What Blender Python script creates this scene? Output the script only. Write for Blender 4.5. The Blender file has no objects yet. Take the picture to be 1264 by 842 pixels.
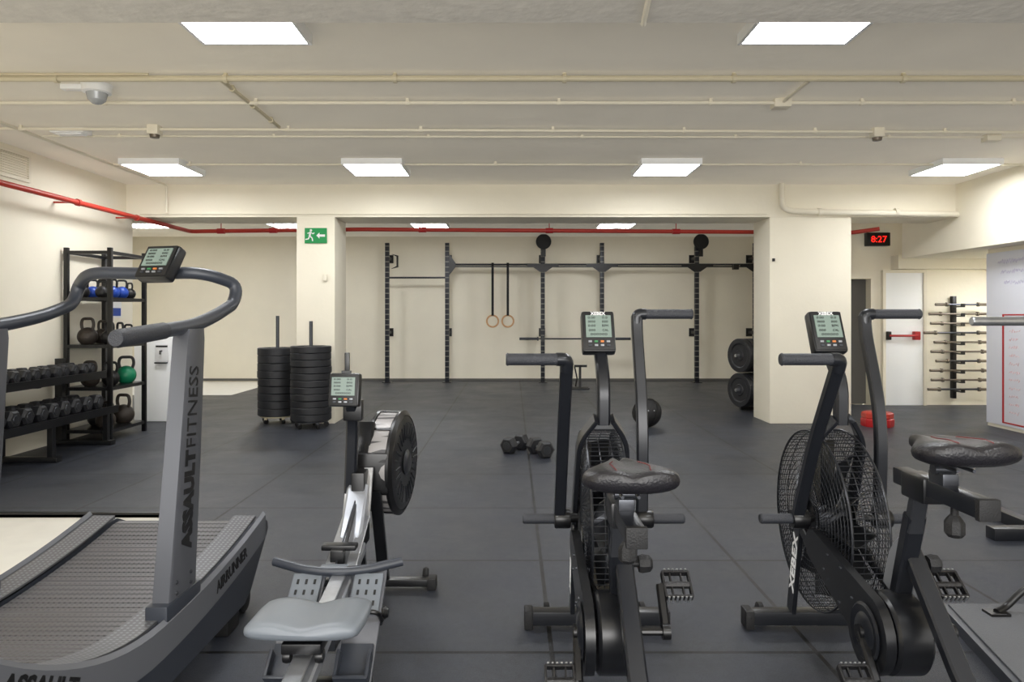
import bpy,bmesh,math,random
from mathutils import Vector as V, Matrix as MX
random.seed(4)
S=bpy.context.scene; C=S.collection; R=math.radians; PI=math.pi
ORD=['first','second','third','fourth','fifth','sixth','seventh','eighth','ninth','tenth','eleventh','twelfth','thirteenth','fourteenth']
# ---------- materials
def lin(c):
    return tuple(((v/255)/12.92 if v/255<=.04045 else ((v/255+.055)/1.055)**2.4) for v in c)+(1,)
MM={}
def mat(name,rgb,rough=.5,metal=0,bump=0,bscale=80,var=0,vscale=6,emit=0,spec=.5):
    m=bpy.data.materials.new(name); m.use_nodes=True; nt=m.node_tree; N=nt.nodes; L=nt.links
    b=N['Principled BSDF']; c=lin(rgb)
    b.inputs['Base Color'].default_value=c; b.inputs['Roughness'].default_value=rough
    b.inputs['Metallic'].default_value=metal; b.inputs['Specular IOR Level'].default_value=spec
    tc=N.new('ShaderNodeTexCoord')
    if var:
        n=N.new('ShaderNodeTexNoise'); n.inputs['Scale'].default_value=vscale; n.inputs['Detail'].default_value=5
        L.new(tc.outputs['Object'],n.inputs['Vector'])
        r=N.new('ShaderNodeValToRGB'); r.color_ramp.elements[0].position=.3; r.color_ramp.elements[1].position=.7
        r.color_ramp.elements[0].color=tuple(x*(1-var) for x in c[:3])+(1,)
        r.color_ramp.elements[1].color=tuple(min(1,x*(1+var)) for x in c[:3])+(1,)
        L.new(n.outputs['Fac'],r.inputs['Fac']); L.new(r.outputs['Color'],b.inputs['Base Color'])
    if bump:
        n=N.new('ShaderNodeTexNoise'); n.inputs['Scale'].default_value=bscale; n.inputs['Detail'].default_value=4
        L.new(tc.outputs['Object'],n.inputs['Vector'])
        q=N.new('ShaderNodeBump'); q.inputs['Strength'].default_value=bump; q.inputs['Distance'].default_value=.01
        L.new(n.outputs['Fac'],q.inputs['Height']); L.new(q.outputs['Normal'],b.inputs['Normal'])
    if emit:
        b.inputs['Emission Color'].default_value=c; b.inputs['Emission Strength'].default_value=emit
    MM[name]=m; return m
mat('wall',(240,233,214),.7,bump=.15,bscale=25,var=.025,vscale=2)
mat('ceiling',(230,223,208),.75,bump=.1,bscale=18,var=.04,vscale=1.5,emit=.085)  # faint self-glow stands in for ambient light; the ceiling is no lamp
mat('concrete',(196,191,181),.85,bump=.45,bscale=22,var=.08,vscale=14,emit=.06)  # slight emission brightens the beam in place of bounced light
mat('cream',(232,225,206),.55); mat('beige_floor',(228,225,216),.5,var=.04)
mat('white',(246,247,247),.45); mat('black',(12,12,14),.32); mat('satin',(19,20,23),.28,var=.15,vscale=20)
mat('frame',(28,30,35),.28,metal=.15); mat('rubber',(17,17,19),.6,bump=.3,bscale=200,var=.15,vscale=40)
mat('cagewire',(46,48,53),.28,metal=.4)
mat('plate',(30,31,35),.5,bump=.15,bscale=150); mat('steel',(182,184,188),.28,metal=.8,var=.08,vscale=30)
mat('dsteel',(72,74,79),.3,metal=.7); mat('grey',(108,110,116),.38,metal=.3); mat('post',(86,88,94),.36,metal=.25); mat('lgrey',(156,159,165),.33,metal=.4)
mat('greyblue',(108,114,121),.42); mat('slate',(50,54,62),.38); mat('grip',(42,44,50),.5,bump=.4,bscale=300)
mat('red',(178,30,32),.4); mat('redpipe',(184,54,40),.42); mat('blue',(24,66,160),.4); mat('greenkb',(16,122,84),.4); mat('stitch',(110,26,28),.6)
mat('iron',(28,27,28),.4,metal=.2,bump=.4,bscale=90); mat('bronze',(62,55,49),.45,metal=.3,bump=.4,bscale=90)
mat('exit',(14,130,66),.5,emit=.12); mat('wood',(205,160,112),.5,var=.1,vscale=30); mat('dark',(26,26,28),.8)
mat('lamp',(250,252,255),.5,emit=17); mat('led',(255,30,20),.5,emit=1.2); mat('lcd',(122,138,130),.25)
mat('ink',(11,11,13),.5); mat('whiteink',(235,235,235),.5); mat('purple',(204,198,224),.6); mat('paleink',(232,190,192),.6); mat('seat',(27,26,30),.34,bump=.25,bscale=160)
mat('orange',(200,120,60),.5); mat('green',(60,130,80),.5); mat('doorway',(96,94,90),.8); mat('board',(232,234,243),.25)
mat('smoke',(170,173,175),.1); mat('olive',(210,200,172),.55); mat('greymat',(98,100,104),.7,bump=.5,bscale=150); mat('barmetal',(112,102,90),.4,metal=.5)
def floor_mat():
    m=mat('gymfloor',(62,64,71),.5,bump=.3,bscale=350,var=.0); nt=m.node_tree;N=nt.nodes;L=nt.links;b=N['Principled BSDF']
    b.inputs['Specular IOR Level'].default_value=.45
    tc=[n for n in N if n.type=='TEX_COORD'][0]; sp=N.new('ShaderNodeSeparateXYZ'); L.new(tc.outputs['Object'],sp.inputs[0])
    def m2(op,a,bv=None,c=None):
        n=N.new('ShaderNodeMath'); n.operation=op
        for i,v in enumerate((a,bv,c)):
            if v is None: continue
            if isinstance(v,(int,float)): n.inputs[i].default_value=v
            else: L.new(v,n.inputs[i])
        return n.outputs[0]
    def noise(sc,det,ro=.6):
        n=N.new('ShaderNodeTexNoise'); n.inputs['Scale'].default_value=sc; n.inputs['Detail'].default_value=det; n.inputs['Roughness'].default_value=ro; L.new(tc.outputs['Object'],n.inputs[0]); return n.outputs['Fac']
    def seam(o,off):
        f=m2('FRACT',m2('ADD',o,off)); d=m2('MINIMUM',f,m2('SUBTRACT',1.0,f)); return m2('LESS_THAN',d,.009)
    s=m2('MAXIMUM',seam(sp.outputs[0],20-.15),seam(sp.outputs[1],20-.66))
    n1=noise(1.4,9,.75); n2=noise(190,2); n3=noise(28,6,.8)
    r=N.new('ShaderNodeValToRGB'); r.color_ramp.elements[0].position=.38;r.color_ramp.elements[1].position=.64
    r.color_ramp.elements[0].color=lin((30,33,40));r.color_ramp.elements[1].color=lin((70,74,84))
    mixf=m2('ADD',m2('MULTIPLY',n2,.4),m2('ADD',m2('MULTIPLY',n1,.35),m2('MULTIPLY',n3,.25))); L.new(mixf,r.inputs['Fac'])
    mx=N.new('ShaderNodeMix'); mx.data_type='RGBA'; L.new(s,mx.inputs['Factor']); L.new(r.outputs['Color'],mx.inputs[6]); mx.inputs[7].default_value=lin((10,11,14))
    L.new(mx.outputs[2],b.inputs['Base Color'])
    L.new(m2('MULTIPLY_ADD',n1,.5,.18),b.inputs['Roughness'])
floor_mat()
def dots(name,base,dot,axes,sc,rad):
    m=mat(name,base,.42,metal=.2); nt=m.node_tree;N=nt.nodes;L=nt.links;b=N['Principled BSDF']
    tc=[n for n in N if n.type=='TEX_COORD'][0]; sp=N.new('ShaderNodeSeparateXYZ'); L.new(tc.outputs['Object'],sp.inputs[0])
    outs=[]
    for a in axes:
        x=N.new('ShaderNodeMath');x.operation='MULTIPLY';L.new(sp.outputs[a],x.inputs[0]);x.inputs[1].default_value=sc
        y=N.new('ShaderNodeMath');y.operation='PINGPONG';L.new(x.outputs[0],y.inputs[0]);y.inputs[1].default_value=1
        z=N.new('ShaderNodeMath');z.operation='LESS_THAN';L.new(y.outputs[0],z.inputs[0]);z.inputs[1].default_value=rad; outs.append(z.outputs[0])
    o=outs[0]
    if len(outs)>1:
        k=N.new('ShaderNodeMath');k.operation='MULTIPLY';L.new(outs[0],k.inputs[0]);L.new(outs[1],k.inputs[1]);o=k.outputs[0]
    mx=N.new('ShaderNodeMix');mx.data_type='RGBA';L.new(o,mx.inputs['Factor']);mx.inputs[6].default_value=lin(base);mx.inputs[7].default_value=lin(dot);L.new(mx.outputs[2],b.inputs['Base Color'])
dots('perf',(30,32,40),(120,118,110),(2,),20,.18)
dots('tread_rail',(90,91,95),(126,128,132),(0,1),110,.45)
dots('slat',(90,89,92),(60,60,62),(0,1),110,.42)
dots('band',(150,147,146),(74,73,74),(1,2),60,.45)
# ---------- mesh helpers
def B(): return bmesh.new()
def box(bm,c,s,bev=0,M=None,seg=2):
    r=bmesh.ops.create_cube(bm,size=1)['verts']
    T=MX.Translation(V(c))@MX.Diagonal((s[0],s[1],s[2],1)) if M is None else M@MX.Translation(V(c))@MX.Diagonal((s[0],s[1],s[2],1))
    bmesh.ops.transform(bm,matrix=T,verts=r)
    if bev:
        es=list({e for v in r for e in v.link_edges}); bmesh.ops.bevel(bm,geom=es,offset=bev,segments=seg,affect='EDGES',profile=.6)
    return bm
def bb(bm,x0,x1,y0,y1,z0,z1,bev=0): return box(bm,((x0+x1)/2,(y0+y1)/2,(z0+z1)/2),(x1-x0,y1-y0,z1-z0),bev)
def loft(bm,rings,closed=False,cap=True):
    vs=[[bm.verts.new(p) for p in r] for r in rings]; n=len(vs[0]); k=len(vs)
    for i in range(k if closed else k-1):
        a=vs[i]; b=vs[(i+1)%k]
        for j in range(n): bm.faces.new((a[j],a[(j+1)%n],b[(j+1)%n],b[j]))
    if cap and not closed: bm.faces.new(vs[0][::-1]); bm.faces.new(vs[-1])
    return bm
def circ(r,n=12): return [(r*math.cos(2*PI*i/n),r*math.sin(2*PI*i/n)) for i in range(n)]
def rect(w,h,b=.004):
    w/=2;h/=2; b=min(b,w*.8,h*.8)
    return [(w-b,-h),(w,-h+b),(w,h-b),(w-b,h),(-w+b,h),(-w,h-b),(-w,-h+b),(-w+b,-h)]
def sweep(bm,pts,prof,sc=None,closed=False,up=None):
    pts=[V(p) for p in pts]; n=len(pts); T=[]
    for i in range(n):
        a=pts[i-1] if (i>0 or closed) else pts[0]; b=pts[(i+1)%n] if (i<n-1 or closed) else pts[-1]
        T.append((b-a).normalized())
    rings=[]; nn=None
    for i in range(n):
        t=T[i]
        if up is not None: b=t.cross(V(up)).normalized(); m=b.cross(t)
        else:
            if nn is None:
                h=V((0,0,1)) if abs(t.z)<.9 else V((0,1,0)); nn=(h-t*h.dot(t)).normalized()
            else: nn=(nn-t*nn.dot(t)).normalized()
            m=nn; b=t.cross(m)
        s=sc[i] if sc else 1
        rings.append([pts[i]+b*p[0]*s+m*p[1]*s for p in prof])
    return loft(bm,rings,closed)
def tube(bm,pts,r,n=12,**k): return sweep(bm,pts,circ(r,n),**k)
def fil(pts,r,n=5):
    pts=[V(p) for p in pts]; out=[pts[0]]
    for i in range(1,len(pts)-1):
        a=pts[i-1]-pts[i]; b=pts[i+1]-pts[i]; d=min(r,a.length*.49,b.length*.49)
        p0=pts[i]+a.normalized()*d; p1=pts[i]+b.normalized()*d
        for k in range(n+1):
            t=k/n; out.append(p0*(1-t)**2+pts[i]*2*t*(1-t)+p1*t*t)
    return out+[pts[-1]]
def lathe(bm,prof,n=24,M=MX.Identity(4),closed=False):
    vs=[[bm.verts.new(M@V((max(r,1e-4)*math.cos(2*PI*i/n),max(r,1e-4)*math.sin(2*PI*i/n),z))) for i in range(n)] for r,z in prof]
    k=len(vs)
    for i in range(k if closed else k-1):
        a=vs[i];b=vs[(i+1)%k]
        for j in range(n): bm.faces.new((a[j],a[(j+1)%n],b[(j+1)%n],b[j]))
    if not closed: bm.faces.new(vs[0][::-1]); bm.faces.new(vs[-1])
    return bm
def prismx(bm,poly,x0,x1): return loft(bm,[[(x0,y,z) for y,z in poly],[(x1,y,z) for y,z in poly]])
def prismy(bm,poly,y0,y1): return loft(bm,[[(x,y0,z) for x,z in poly],[(x,y1,z) for x,z in poly]])
def T(x,y,z): return MX.Translation((x,y,z))
RX=MX.Rotation(PI/2,4,'X'); RY=MX.Rotation(PI/2,4,'Y')
def sphere(bm,c,r,n=20,sz=1): return lathe(bm,[(r*math.sin(PI*i/12),-r*sz*math.cos(PI*i/12)) for i in range(13)],n,T(*c))
PW={}
def obj(name,bm,m,parent=None,ang=32,label=None):
    bmesh.ops.recalc_face_normals(bm,faces=bm.faces)
    if parent is not None: bm.transform(PW[parent].inverted())
    me=bpy.data.meshes.new(name); bm.to_mesh(me); bm.free()
    me.polygons.foreach_set('use_smooth',[True]*len(me.polygons)); me.set_sharp_from_angle(angle=R(ang))
    me.materials.append(MM[m]); o=bpy.data.objects.new(name,me); C.objects.link(o)
    if parent is not None: o.parent=parent; PW[o]=PW[parent]
    if label: o['label']=label
    return o
def thing(name,label,cat,loc=(0,0,0),rz=0,group=None,local=False):
    o=bpy.data.objects.new(name,None); C.objects.link(o); o.location=loc; o.rotation_euler=(0,0,rz); o.empty_display_size=.1
    o['label']=label;o['category']=cat
    if group:o['group']=group
    PW[o]=MX.Identity(4) if local else T(*loc)@MX.Rotation(rz,4,'Z'); return o
def tag(o,label,cat,group=None):
    o['label']=label;o['category']=cat
    if group:o['group']=group
    me=o.data; xs=[v.co for v in me.vertices]; c=V(((min(v.x for v in xs)+max(v.x for v in xs))/2,(min(v.y for v in xs)+max(v.y for v in xs))/2,min(v.z for v in xs)))
    me.transform(MX.Translation(-c)); o.location=c; return o
def struct(name,bm,m): o=obj(name,bm,m); o['kind']='structure'; return o
def dup(o,loc=None,rz=None,label=None,parent=None):
    c=o.copy(); C.objects.link(c)
    if parent is not None: c.parent=parent
    if loc is not None: c.location=loc
    if rz is not None: c.rotation_euler=(0,0,rz)
    if label: c['label']=label
    for ch in list(o.children): dup(ch,parent=c)
    return c
def text(name,s,m,parent,org,ex,ey,length=None,height=None,bold=0,label=None):
    cu=bpy.data.curves.new('t','FONT'); cu.body=s; cu.size=1; cu.offset=bold; cu.resolution_u=2; cu.extrude=.01
    o=bpy.data.objects.new('t',cu); C.objects.link(o); dg=bpy.context.evaluated_depsgraph_get(); dg.update()
    me=bpy.data.meshes.new_from_object(o.evaluated_get(dg)); bpy.data.objects.remove(o)
    xs=[v.co.x for v in me.vertices]; ys=[v.co.y for v in me.vertices]; x0,x1,y0,y1=min(xs),max(xs),min(ys),max(ys)
    sx=length/(x1-x0) if length else None; sy=height/(y1-y0) if height else None
    sx=sx or sy; sy=sy or sx
    ex=V(ex).normalized(); ey=V(ey).normalized(); nz=ex.cross(ey); bm=bmesh.new(); bm.from_mesh(me)
    for v in bm.verts:
        a=(v.co.x-(x0+x1)/2)*sx; b=(v.co.y-(y0+y1)/2)*sy; v.co=V(org)+ex*a+ey*b+nz*v.co.z*.08
    bpy.data.meshes.remove(me); return obj(name,bm,m,parent,label=label)
# ---------- room
H=2.82
b=B(); bb(b,-8,8,-2,14,-.12,-.018); struct('floor',b,'beige_floor')
MXL=-2.1
b=B(); poly=[(MXL,-2),(5.53,-2),(5.53,8.2),(7.4,8.2),(7.4,10.05),(4.9,10.05),(4.9,13.8),(-4.5,13.8),(-4.5,11.3),(-7.6,11.3),(-7.6,8.45),(-4.55,8.45),(-4.55,4.5),(MXL,4.5)]
loft(b,[[(x,y,-.018) for x,y in poly],[(x,y,0) for x,y in poly]]); struct('floor',b,'gymfloor')
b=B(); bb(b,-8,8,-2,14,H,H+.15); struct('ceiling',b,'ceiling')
b=B(); bb(b,-4.75,-4.55,-2,8.45,-.02,H); struct('wall_left',b,'wall')
b=B(); bb(b,-7.6,-4.75,8.25,8.45,-.02,H); struct('wall_left_return',b,'wall')
b=B(); bb(b,-7.8,-7.6,8.25,14,-.02,H); struct('wall_far_left',b,'wall')
b=B(); bb(b,-7.6,5.1,13.8,14,-.02,H); struct('wall_back',b,'wall')
b=B(); bb(b,-7.6,4.9,13.785,13.8,0,.045); struct('baseboard_back',b,'doorway')
b=B(); bb(b,4.9,5.1,10.25,13.8,-.02,H); struct('wall_right_back',b,'wall')
b=B(); bb(b,4.62,4.76,10.05,10.25,-.02,H); bb(b,5.12,7.6,10.05,10.25,-.02,H); bb(b,4.76,5.12,10.05,10.25,1.8,H); struct('wall_right_passage',b,'wall')
b=B(); bb(b,4.76,5.12,10.2,10.24,0,1.8); struct('door_1',b,'doorway')
b=B(); bb(b,5.53,5.75,-2,8.19,-.02,2.04); struct('wall_right',b,'wall')
b=B(); bb(b,7.4,7.6,8.19,10.05,-.02,H); bb(b,5.75,7.4,8.0,8.19,-.02,2.04); struct('wall_right_alcove',b,'wall')
b=B(); bb(b,5.23,7.6,-2,9.45,2.04,H); struct('trim_1',b,'wall')
b=B(); bb(b,5.4,7.4,9.85,10.05,1.93,2.12); struct('trim_2',b,'wall')
b=B(); bb(b,-7.6,5.23,8.31,8.87,2.435,H); struct('trim_3',b,'wall')
b=B(); bb(b,-2.54,-2.09,8.31,8.87,0,2.435,.006); struct('trim_4',b,'wall')
b=B(); bb(b,3.04,4.0,8.31,8.87,0,2.435,.006); struct('trim_5',b,'wall')
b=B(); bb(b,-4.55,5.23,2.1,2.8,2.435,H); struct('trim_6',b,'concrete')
b=B(); bb(b,MXL-.03,MXL,-2,4.53,-.018,.012); bb(b,-4.55,MXL-.03,4.5,4.53,-.018,.012); struct('trim_7',b,'black')
# white fire door in passage
t=obj('door_2',bb(B(),5.3,5.84,10.01,10.05,.0,1.88,.004),'white'); t['kind']='structure'; PW[t]=MX.Identity(4)
for x0,x1,z0,z1 in ((5.26,5.3,0,1.92),(5.84,5.88,0,1.92),(5.3,5.84,1.88,1.92)): obj('door_frame',bb(B(),x0,x1,9.99,10.05,z0,z1),'cream',t)
b=B(); tube(b,[(5.32,9.93,.99),(5.72,9.93,.99)],.016); bb(b,5.68,5.76,9.93,10.01,.93,1.05,.01); obj('panic_bar',b,'red',t)
b=B(); bb(b,5.30,5.35,9.93,10.01,.93,1.05,.01); obj('latch_box',b,'ink',t)
# ---------- ceiling lights
def clight(loc,label,rz=0):
    t=thing('ceiling_light',label,'ceiling light',loc,rz,'square ceiling light panels',True)
    b=B(); o=.30;i=.28
    for a in (-1,1): box(b,(a*(o+i)/2,0,-.03),(o-i,2*o,.06)); box(b,(0,a*(o+i)/2,-.03),(2*i,o-i,.06))
    obj('frame',b,'white',t); obj('diffuser',box(B(),(0,0,-.048),(2*i,2*i,.012)),'lamp',t); return t
L0=clight((-1.40,3.58,H),'large bright ceiling panel, nearest one on the left, cut by the concrete beam')
dup(L0,(1.54,3.58,H),label='large bright ceiling panel, nearest one on the right, cut by the concrete beam')
for x,l in ((-3.57,'leftmost panel in front of the cross beam, beside the conduit drop'),(-1.38,'second panel from left in front of the cross beam'),(1.57,'third panel from left in front of the cross beam'),(4.53,'rightmost panel in front of the cross beam, near the soffit')):
    dup(L0,(x,7.22,H),label=l)
for x,l in ((-6.1,'left of the left pillar, above the left wall end'),(-3.7,'just left of the left pillar top'),(-1.36,'left of the two between the pillars'),(1.72,'right of the two between the pillars')):
    dup(L0,(x,11.7,H),label='distant ceiling panel, '+l)
for x in (-1.4,1.7): dup(L0,(x,.4,H),label='ceiling panel behind the photographer, '+('left side' if x<0 else 'right side'))
dup(L0,(6.75,9.0,2.035),label='warm ceiling panel hidden inside the bar storage alcove')
# ---------- ceiling services
def pipe(name,pts,r,m,label,cat='pipe',clips=None,rad=.05,grp=None):
    t=thing(name,label,cat,tuple(V(pts[0])),0,grp)
    obj('tube',tube(B(),fil(pts,rad),r,10),m,t)
    if clips:
        p=V(pts[0]);q=V(pts[-1])
        for k in range(clips):
            c=p.lerp(q,(k+.5)/clips); d=(q-p).normalized()
            b=B(); tube(b,[c-d*.012,c+d*.012],r*1.5,10); box(b,(c.x,c.y,(c.z+H)/2+.005),(.02,.02,max(.01,H-c.z-.005))); obj('clip',b,m,t)
    return t
CG='cream conduits across the ceiling'
pipe('conduit',[(-4.53,4.50,2.785),(5.2,4.50,2.785)],.019,'olive','thickest cream conduit across the ceiling, nearest the camera','conduit',9,grp=CG)
pipe('conduit',[(-2.3,4.46,2.80),(-4.5,4.46,2.80)],.008,'olive','thin wire conduit beside the dome camera','conduit',grp=CG)
pipe('conduit',[(-4.53,5.03,2.79),(5.2,5.03,2.79)],.013,'cream','second cream conduit across the ceiling, with junction box','conduit',9,grp=CG)
pipe('conduit',[(-4.53,5.72,2.79),(5.2,5.85,2.79)],.012,'cream','third cream conduit across the ceiling, joining two detectors','conduit',9,grp=CG)
pipe('conduit',[(-4.0,6.0,2.80),(5.2,6.05,2.80)],.009,'cream','thin fourth cream conduit just behind the detector conduit','conduit',7,grp=CG)
pipe('conduit',[(-4.0,7.08,2.79),(5.2,7.08,2.79)],.011,'cream','farthest cream conduit, running between the four light panels','conduit',6,grp=CG)
pipe('conduit',[(-1.88,4.55,2.795),(-1.88,5.69,2.795)],.014,'olive','short beige conduit linking two cross conduits on the left','conduit',3,grp=CG)
pipe('conduit',[(1.93,4.52,2.795),(1.93,5.0,2.795)],.012,'cream','short cream conduit leading to the square junction box','conduit',grp=CG)
pipe('conduit',[(-4.02,5.2,2.79),(-4.02,8.2,2.79),(-4.02,8.2,2.48)],.013,'cream','cream conduit along the left wall with a drop at the beam','conduit',grp=CG)
pipe('conduit',[(.45,2.1,2.425),(.52,2.79,2.425)],.011,'cream','short conduit crossing under the rough concrete beam','conduit',grp=CG)
b=B(); box(b,(1.93,5.06,2.79),(.12,.1,.06),.006); tag(obj('junction_box',b,'cream'),'square cream junction box on the second ceiling conduit','junction box')
for x,y,l in ((-2.91,5.74,'left'),(3.02,5.83,'right')):
    t=thing('smoke_detector','small beige alarm detector on the third conduit, on the '+l,'detector',(x,y,2.76),0,'ceiling detectors',True)
    obj('base',box(B(),(0,0,.022),(.09,.09,.076),.008),'cream',t); obj('sensor_head',lathe(B(),[(.01,-.045),(.035,-.04),(.04,-.015)],16),'barmetal',t)
b=B(); box(b,(4.1,6.03,2.79),(.12,.09,.06),.006); tag(obj('junction_box',b,'cream'),'cream box at the right end of the ceiling conduits','junction box')
t=thing('dome_camera','white dome security camera hanging from the ceiling at left','camera',(-2.78,4.72,2.82),0,None,True)
obj('mount',lathe(B(),[(.09,-.02),(.095,-.0),],24),'white',t); b=B(); lathe(b,[(.075,-.06),(.09,-.055),(.09,-.02)],24); box(b,(-.15,0,-.02),(.16,.06,.035),.005); obj('housing',b,'white',t)
obj('dome',lathe(B(),[(.002,-.135),(.03,-.128),(.055,-.105),(.066,-.06)],24),'smoke',t)
t=thing('emergency_light','flat white emergency light on the ceiling near the left wall','emergency light',(-3.66,5.85,H),0,None,True)
obj('body',box(B(),(0,0,-.02),(.28,.13,.04),.006),'white',t); obj('lens',box(B(),(0,0,-.045),(.22,.08,.012),.003),'white',t)
t=thing('air_vent','painted louvred air vent high on the left wall','vent',(-4.55,6.27,2.52))
b=B(); bb(b,-4.55,-4.53,5.9,6.64,2.52,2.55); bb(b,-4.55,-4.53,5.9,6.64,2.75,2.78); bb(b,-4.55,-4.53,5.9,5.93,2.55,2.75); bb(b,-4.55,-4.53,6.61,6.64,2.55,2.75); obj('frame',b,'cream',t)
b=B()
for k in range(9): box(b,(-4.542,6.27,2.563+k*.022),(.014,.68,.006))
bb(b,-4.55,-4.548,5.93,6.61,2.55,2.75); obj('louvre_panel',b,'cream',t)
# red pipe
t=thing('sprinkler_pipe','long red sprinkler pipe along the left wall and behind the beam','pipe',(-4.31,3,2.4))
obj('tube',tube(B(),fil([(-4.31,2.9,2.385),(-4.31,9.45,2.402),(-2,9.45,2.43),(4.55,9.45,2.385),(4.85,9.3,2.42)],.08),.027,12),'redpipe',t)
for y in (4.2,5.6,7.0,8.1): b=B(); tube(b,[(-4.31,y-.02,2.396),(-4.31,y+.02,2.396)],.036); bb(b,-4.549,-4.31,y-.012,y+.012,2.39,2.405); obj('clamp',b,'redpipe',t)
for x in (-3.9,-3.2,-1.2,.5,2.2,3.6):
    zz=2.43-.0068*(x+2) if x>-2 else 2.402+.028*(x+4.31)/2.31
    b=B(); tube(b,[(x-.05,9.45,zz),(x+.05,9.45,zz)],.036); tube(b,[(x,9.45,zz),(x,9.45,2.815)],.006,6); obj('coupling',b,'dsteel' if x>3 else 'red',t)
t=thing('drain_pipe','thick cream pipe bending down and along the right beam','pipe',(3.16,8.25,2.8))
obj('tube',tube(B(),fil([(3.16,8.25,2.82),(3.16,8.25,2.52),(3.36,8.25,2.49),(5.22,8.25,2.46)],.1),.035,14),'cream',t)
for x in (3.6,4.5): b=B(); tube(b,[(x-.02,8.25,2.487),(x+.02,8.25,2.487)],.045,14); bb(b,x-.015,x+.015,8.25,8.31,2.47,2.5); obj('clamp',b,'cream',t)
pipe('conduit',[(-4.38,8.30,2.47),(3.0,8.30,2.47)],.008,'cream','very thin cable clipped along the lower edge of the beam','conduit',grp=CG)
# ---------- exit sign, clock, misc
t=thing('exit_sign','green emergency exit sign with running figure on the left pillar','sign',(-2.31,8.31,2.13))
obj('panel',bb(B(),-2.44,-2.18,8.292,8.31,2.125,2.305,.003),'exit',t)
b=B(); y0,y1=8.287,8.293
prismy(b,[(-2.30,2.215),(-2.265,2.25),(-2.265,2.228),(-2.20,2.228),(-2.20,2.202),(-2.265,2.202),(-2.265,2.18)],y0,y1)
obj('arrow',b,'whiteink',t)
b=B(); lathe(b,[(.014,-.003),(.014,.003)],12,T(-2.365,8.29,2.277)@RX)
def seg2(b,a,c,w): 
    a=V((a[0],0,a[1]));c=V((c[0],0,c[1])); d=(c-a).normalized(); n=V((-d.z,0,d.x))*w/2
    prismy(b,[((a+n).x,(a+n).z),((c+n).x,(c+n).z),((c-n).x,(c-n).z),((a-n).x,(a-n).z)],y0,y1)
for a,c,w in (((-2.37,2.262),(-2.38,2.21),.022),((-2.37,2.255),(-2.34,2.235),.01),((-2.34,2.235),(-2.325,2.25),.01),((-2.372,2.255),(-2.405,2.24),.01),((-2.38,2.212),(-2.35,2.185),.013),((-2.35,2.185),(-2.345,2.15),.012),((-2.38,2.212),(-2.395,2.175),.013),((-2.395,2.175),(-2.43,2.17),.012)): seg2(b,a,c,w)
obj('running_figure',b,'whiteink',t)
t=thing('wall_clock','black digital wall clock with red digits above the passage','clock',(5.18,9.98,2.26))
obj('case',bb(B(),5.02,5.35,9.96,10.05,2.26,2.45,.01),'black',t)
text('digits','8:27','led',t,(5.185,9.955,2.355),(1,0,0),(0,0,1),length=.22,height=.09,bold=.0)
b=B(); bb(b,5.46,5.58,9.99,10.05,1.95,2.02,.003); tag(obj('small_exit_sign',b,'exit'),'tiny green sign above the white door under the soffit','sign')
b=B(); box(b,(3.08,8.30,1.93),(.028,.03,.035),.004); tag(obj('wall_hook',b,'black'),'small black hook fixed on the right pillar','hook')
b=B(); box(b,(-2.2,8.30,1.72),(.05,.03,.08),.006); tag(obj('wall_switch',b,'cream'),'small cream switch on the left pillar','switch')
t=thing('notice','small blue and white notice on left wall behind the kettlebell shelves','notice',(-4.55,8.1,1.25))
obj('sheet',bb(B(),-4.55,-4.543,8.0,8.2,1.25,1.5),'whiteink',t); obj('blue_panel',bb(B(),-4.543,-4.540,8.02,8.18,1.27,1.36),'blue',t)
# whiteboard
t=thing('whiteboard','large whiteboard on the right wall with red ruled frame and handwriting','whiteboard',(5.51,6.8,.05))
obj('panel',bb(B(),5.505,5.528,5.2,8.18,.04,1.99,.004),'board',t)
x0,x1=5.5005,5.506
for a in ((7.885,7.91,.07,1.29),(5.4,7.885,1.275,1.29),(5.4,7.885,.07,.085)): obj('ruled_line',bb(B(),x0,x1,*a),'red',t)
obj('ruled_line',bb(B(),x0,x1,5.4,7.885,1.18,1.184),'paleink',t)
def scrib(ya,yb,z,h,m,nm):
    pts=[];y=yb;k=0
    while y>ya: pts.append((5.502,y,z+(h*.5 if k%2 else -h*.5)*random.uniform(.2,1)+random.uniform(-.006,.006))); y-=random.uniform(.008,.026);k+=1
    obj(nm,tube(B(),pts,.0022,4),m,t)
for k in range(3): scrib(7.35,7.98-k*.05,1.88-k*.12,.05,'purple','handwriting')
for k in range(11): scrib(7.62+random.uniform(0,.05),7.8,1.10-k*.09,.035,'paleink','handwriting')
# ---------- rig
t=thing('pull_up_rig','long black wall mounted pull-up rig along the back wall','pull-up rig',(1.1,13.45,0))
YR=13.45; ux=[-2.38,-1.237,.587,1.716,3.524,4.64]
for i,x in enumerate(ux):
    up=obj('upright',bb(B(),x-.038,x+.038,YR-.038,YR+.038,.01,2.66,.003),'perf',t)
    obj('foot_plate',bb(B(),x-.08,x+.08,YR-.1,YR+.1,0,.012),'black',up)
    for z in (2.38,.95): b=B(); bb(b,x-.025,x+.025,YR+.038,13.8,z-.025,z+.025); bb(b,x-.06,x+.06,13.785,13.799,z-.08,z+.08); obj('wall_arm',b,'black',t)
    if i>1:
        b=B(); prismy(b,[(x-.26,2.25),(x+.26,2.25),(x+.06,2.11),(x-.06,2.11)],YR-.047,YR-.039); bb(b,x-.3,x+.3,YR-.05,YR-.038,2.2,2.26); obj('gusset_plate',b,'satin',t)
b=B(); tube(b,[(-1.2,YR,2.25),(4.6,YR,2.25)],.019,10); obj('pull_up_bar',b,'dsteel',t)
b=B(); bb(b,-1.2,4.6,YR+.02,YR+.04,2.2,2.225) ; obj('crossmember',b,'frame',t)
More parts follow.
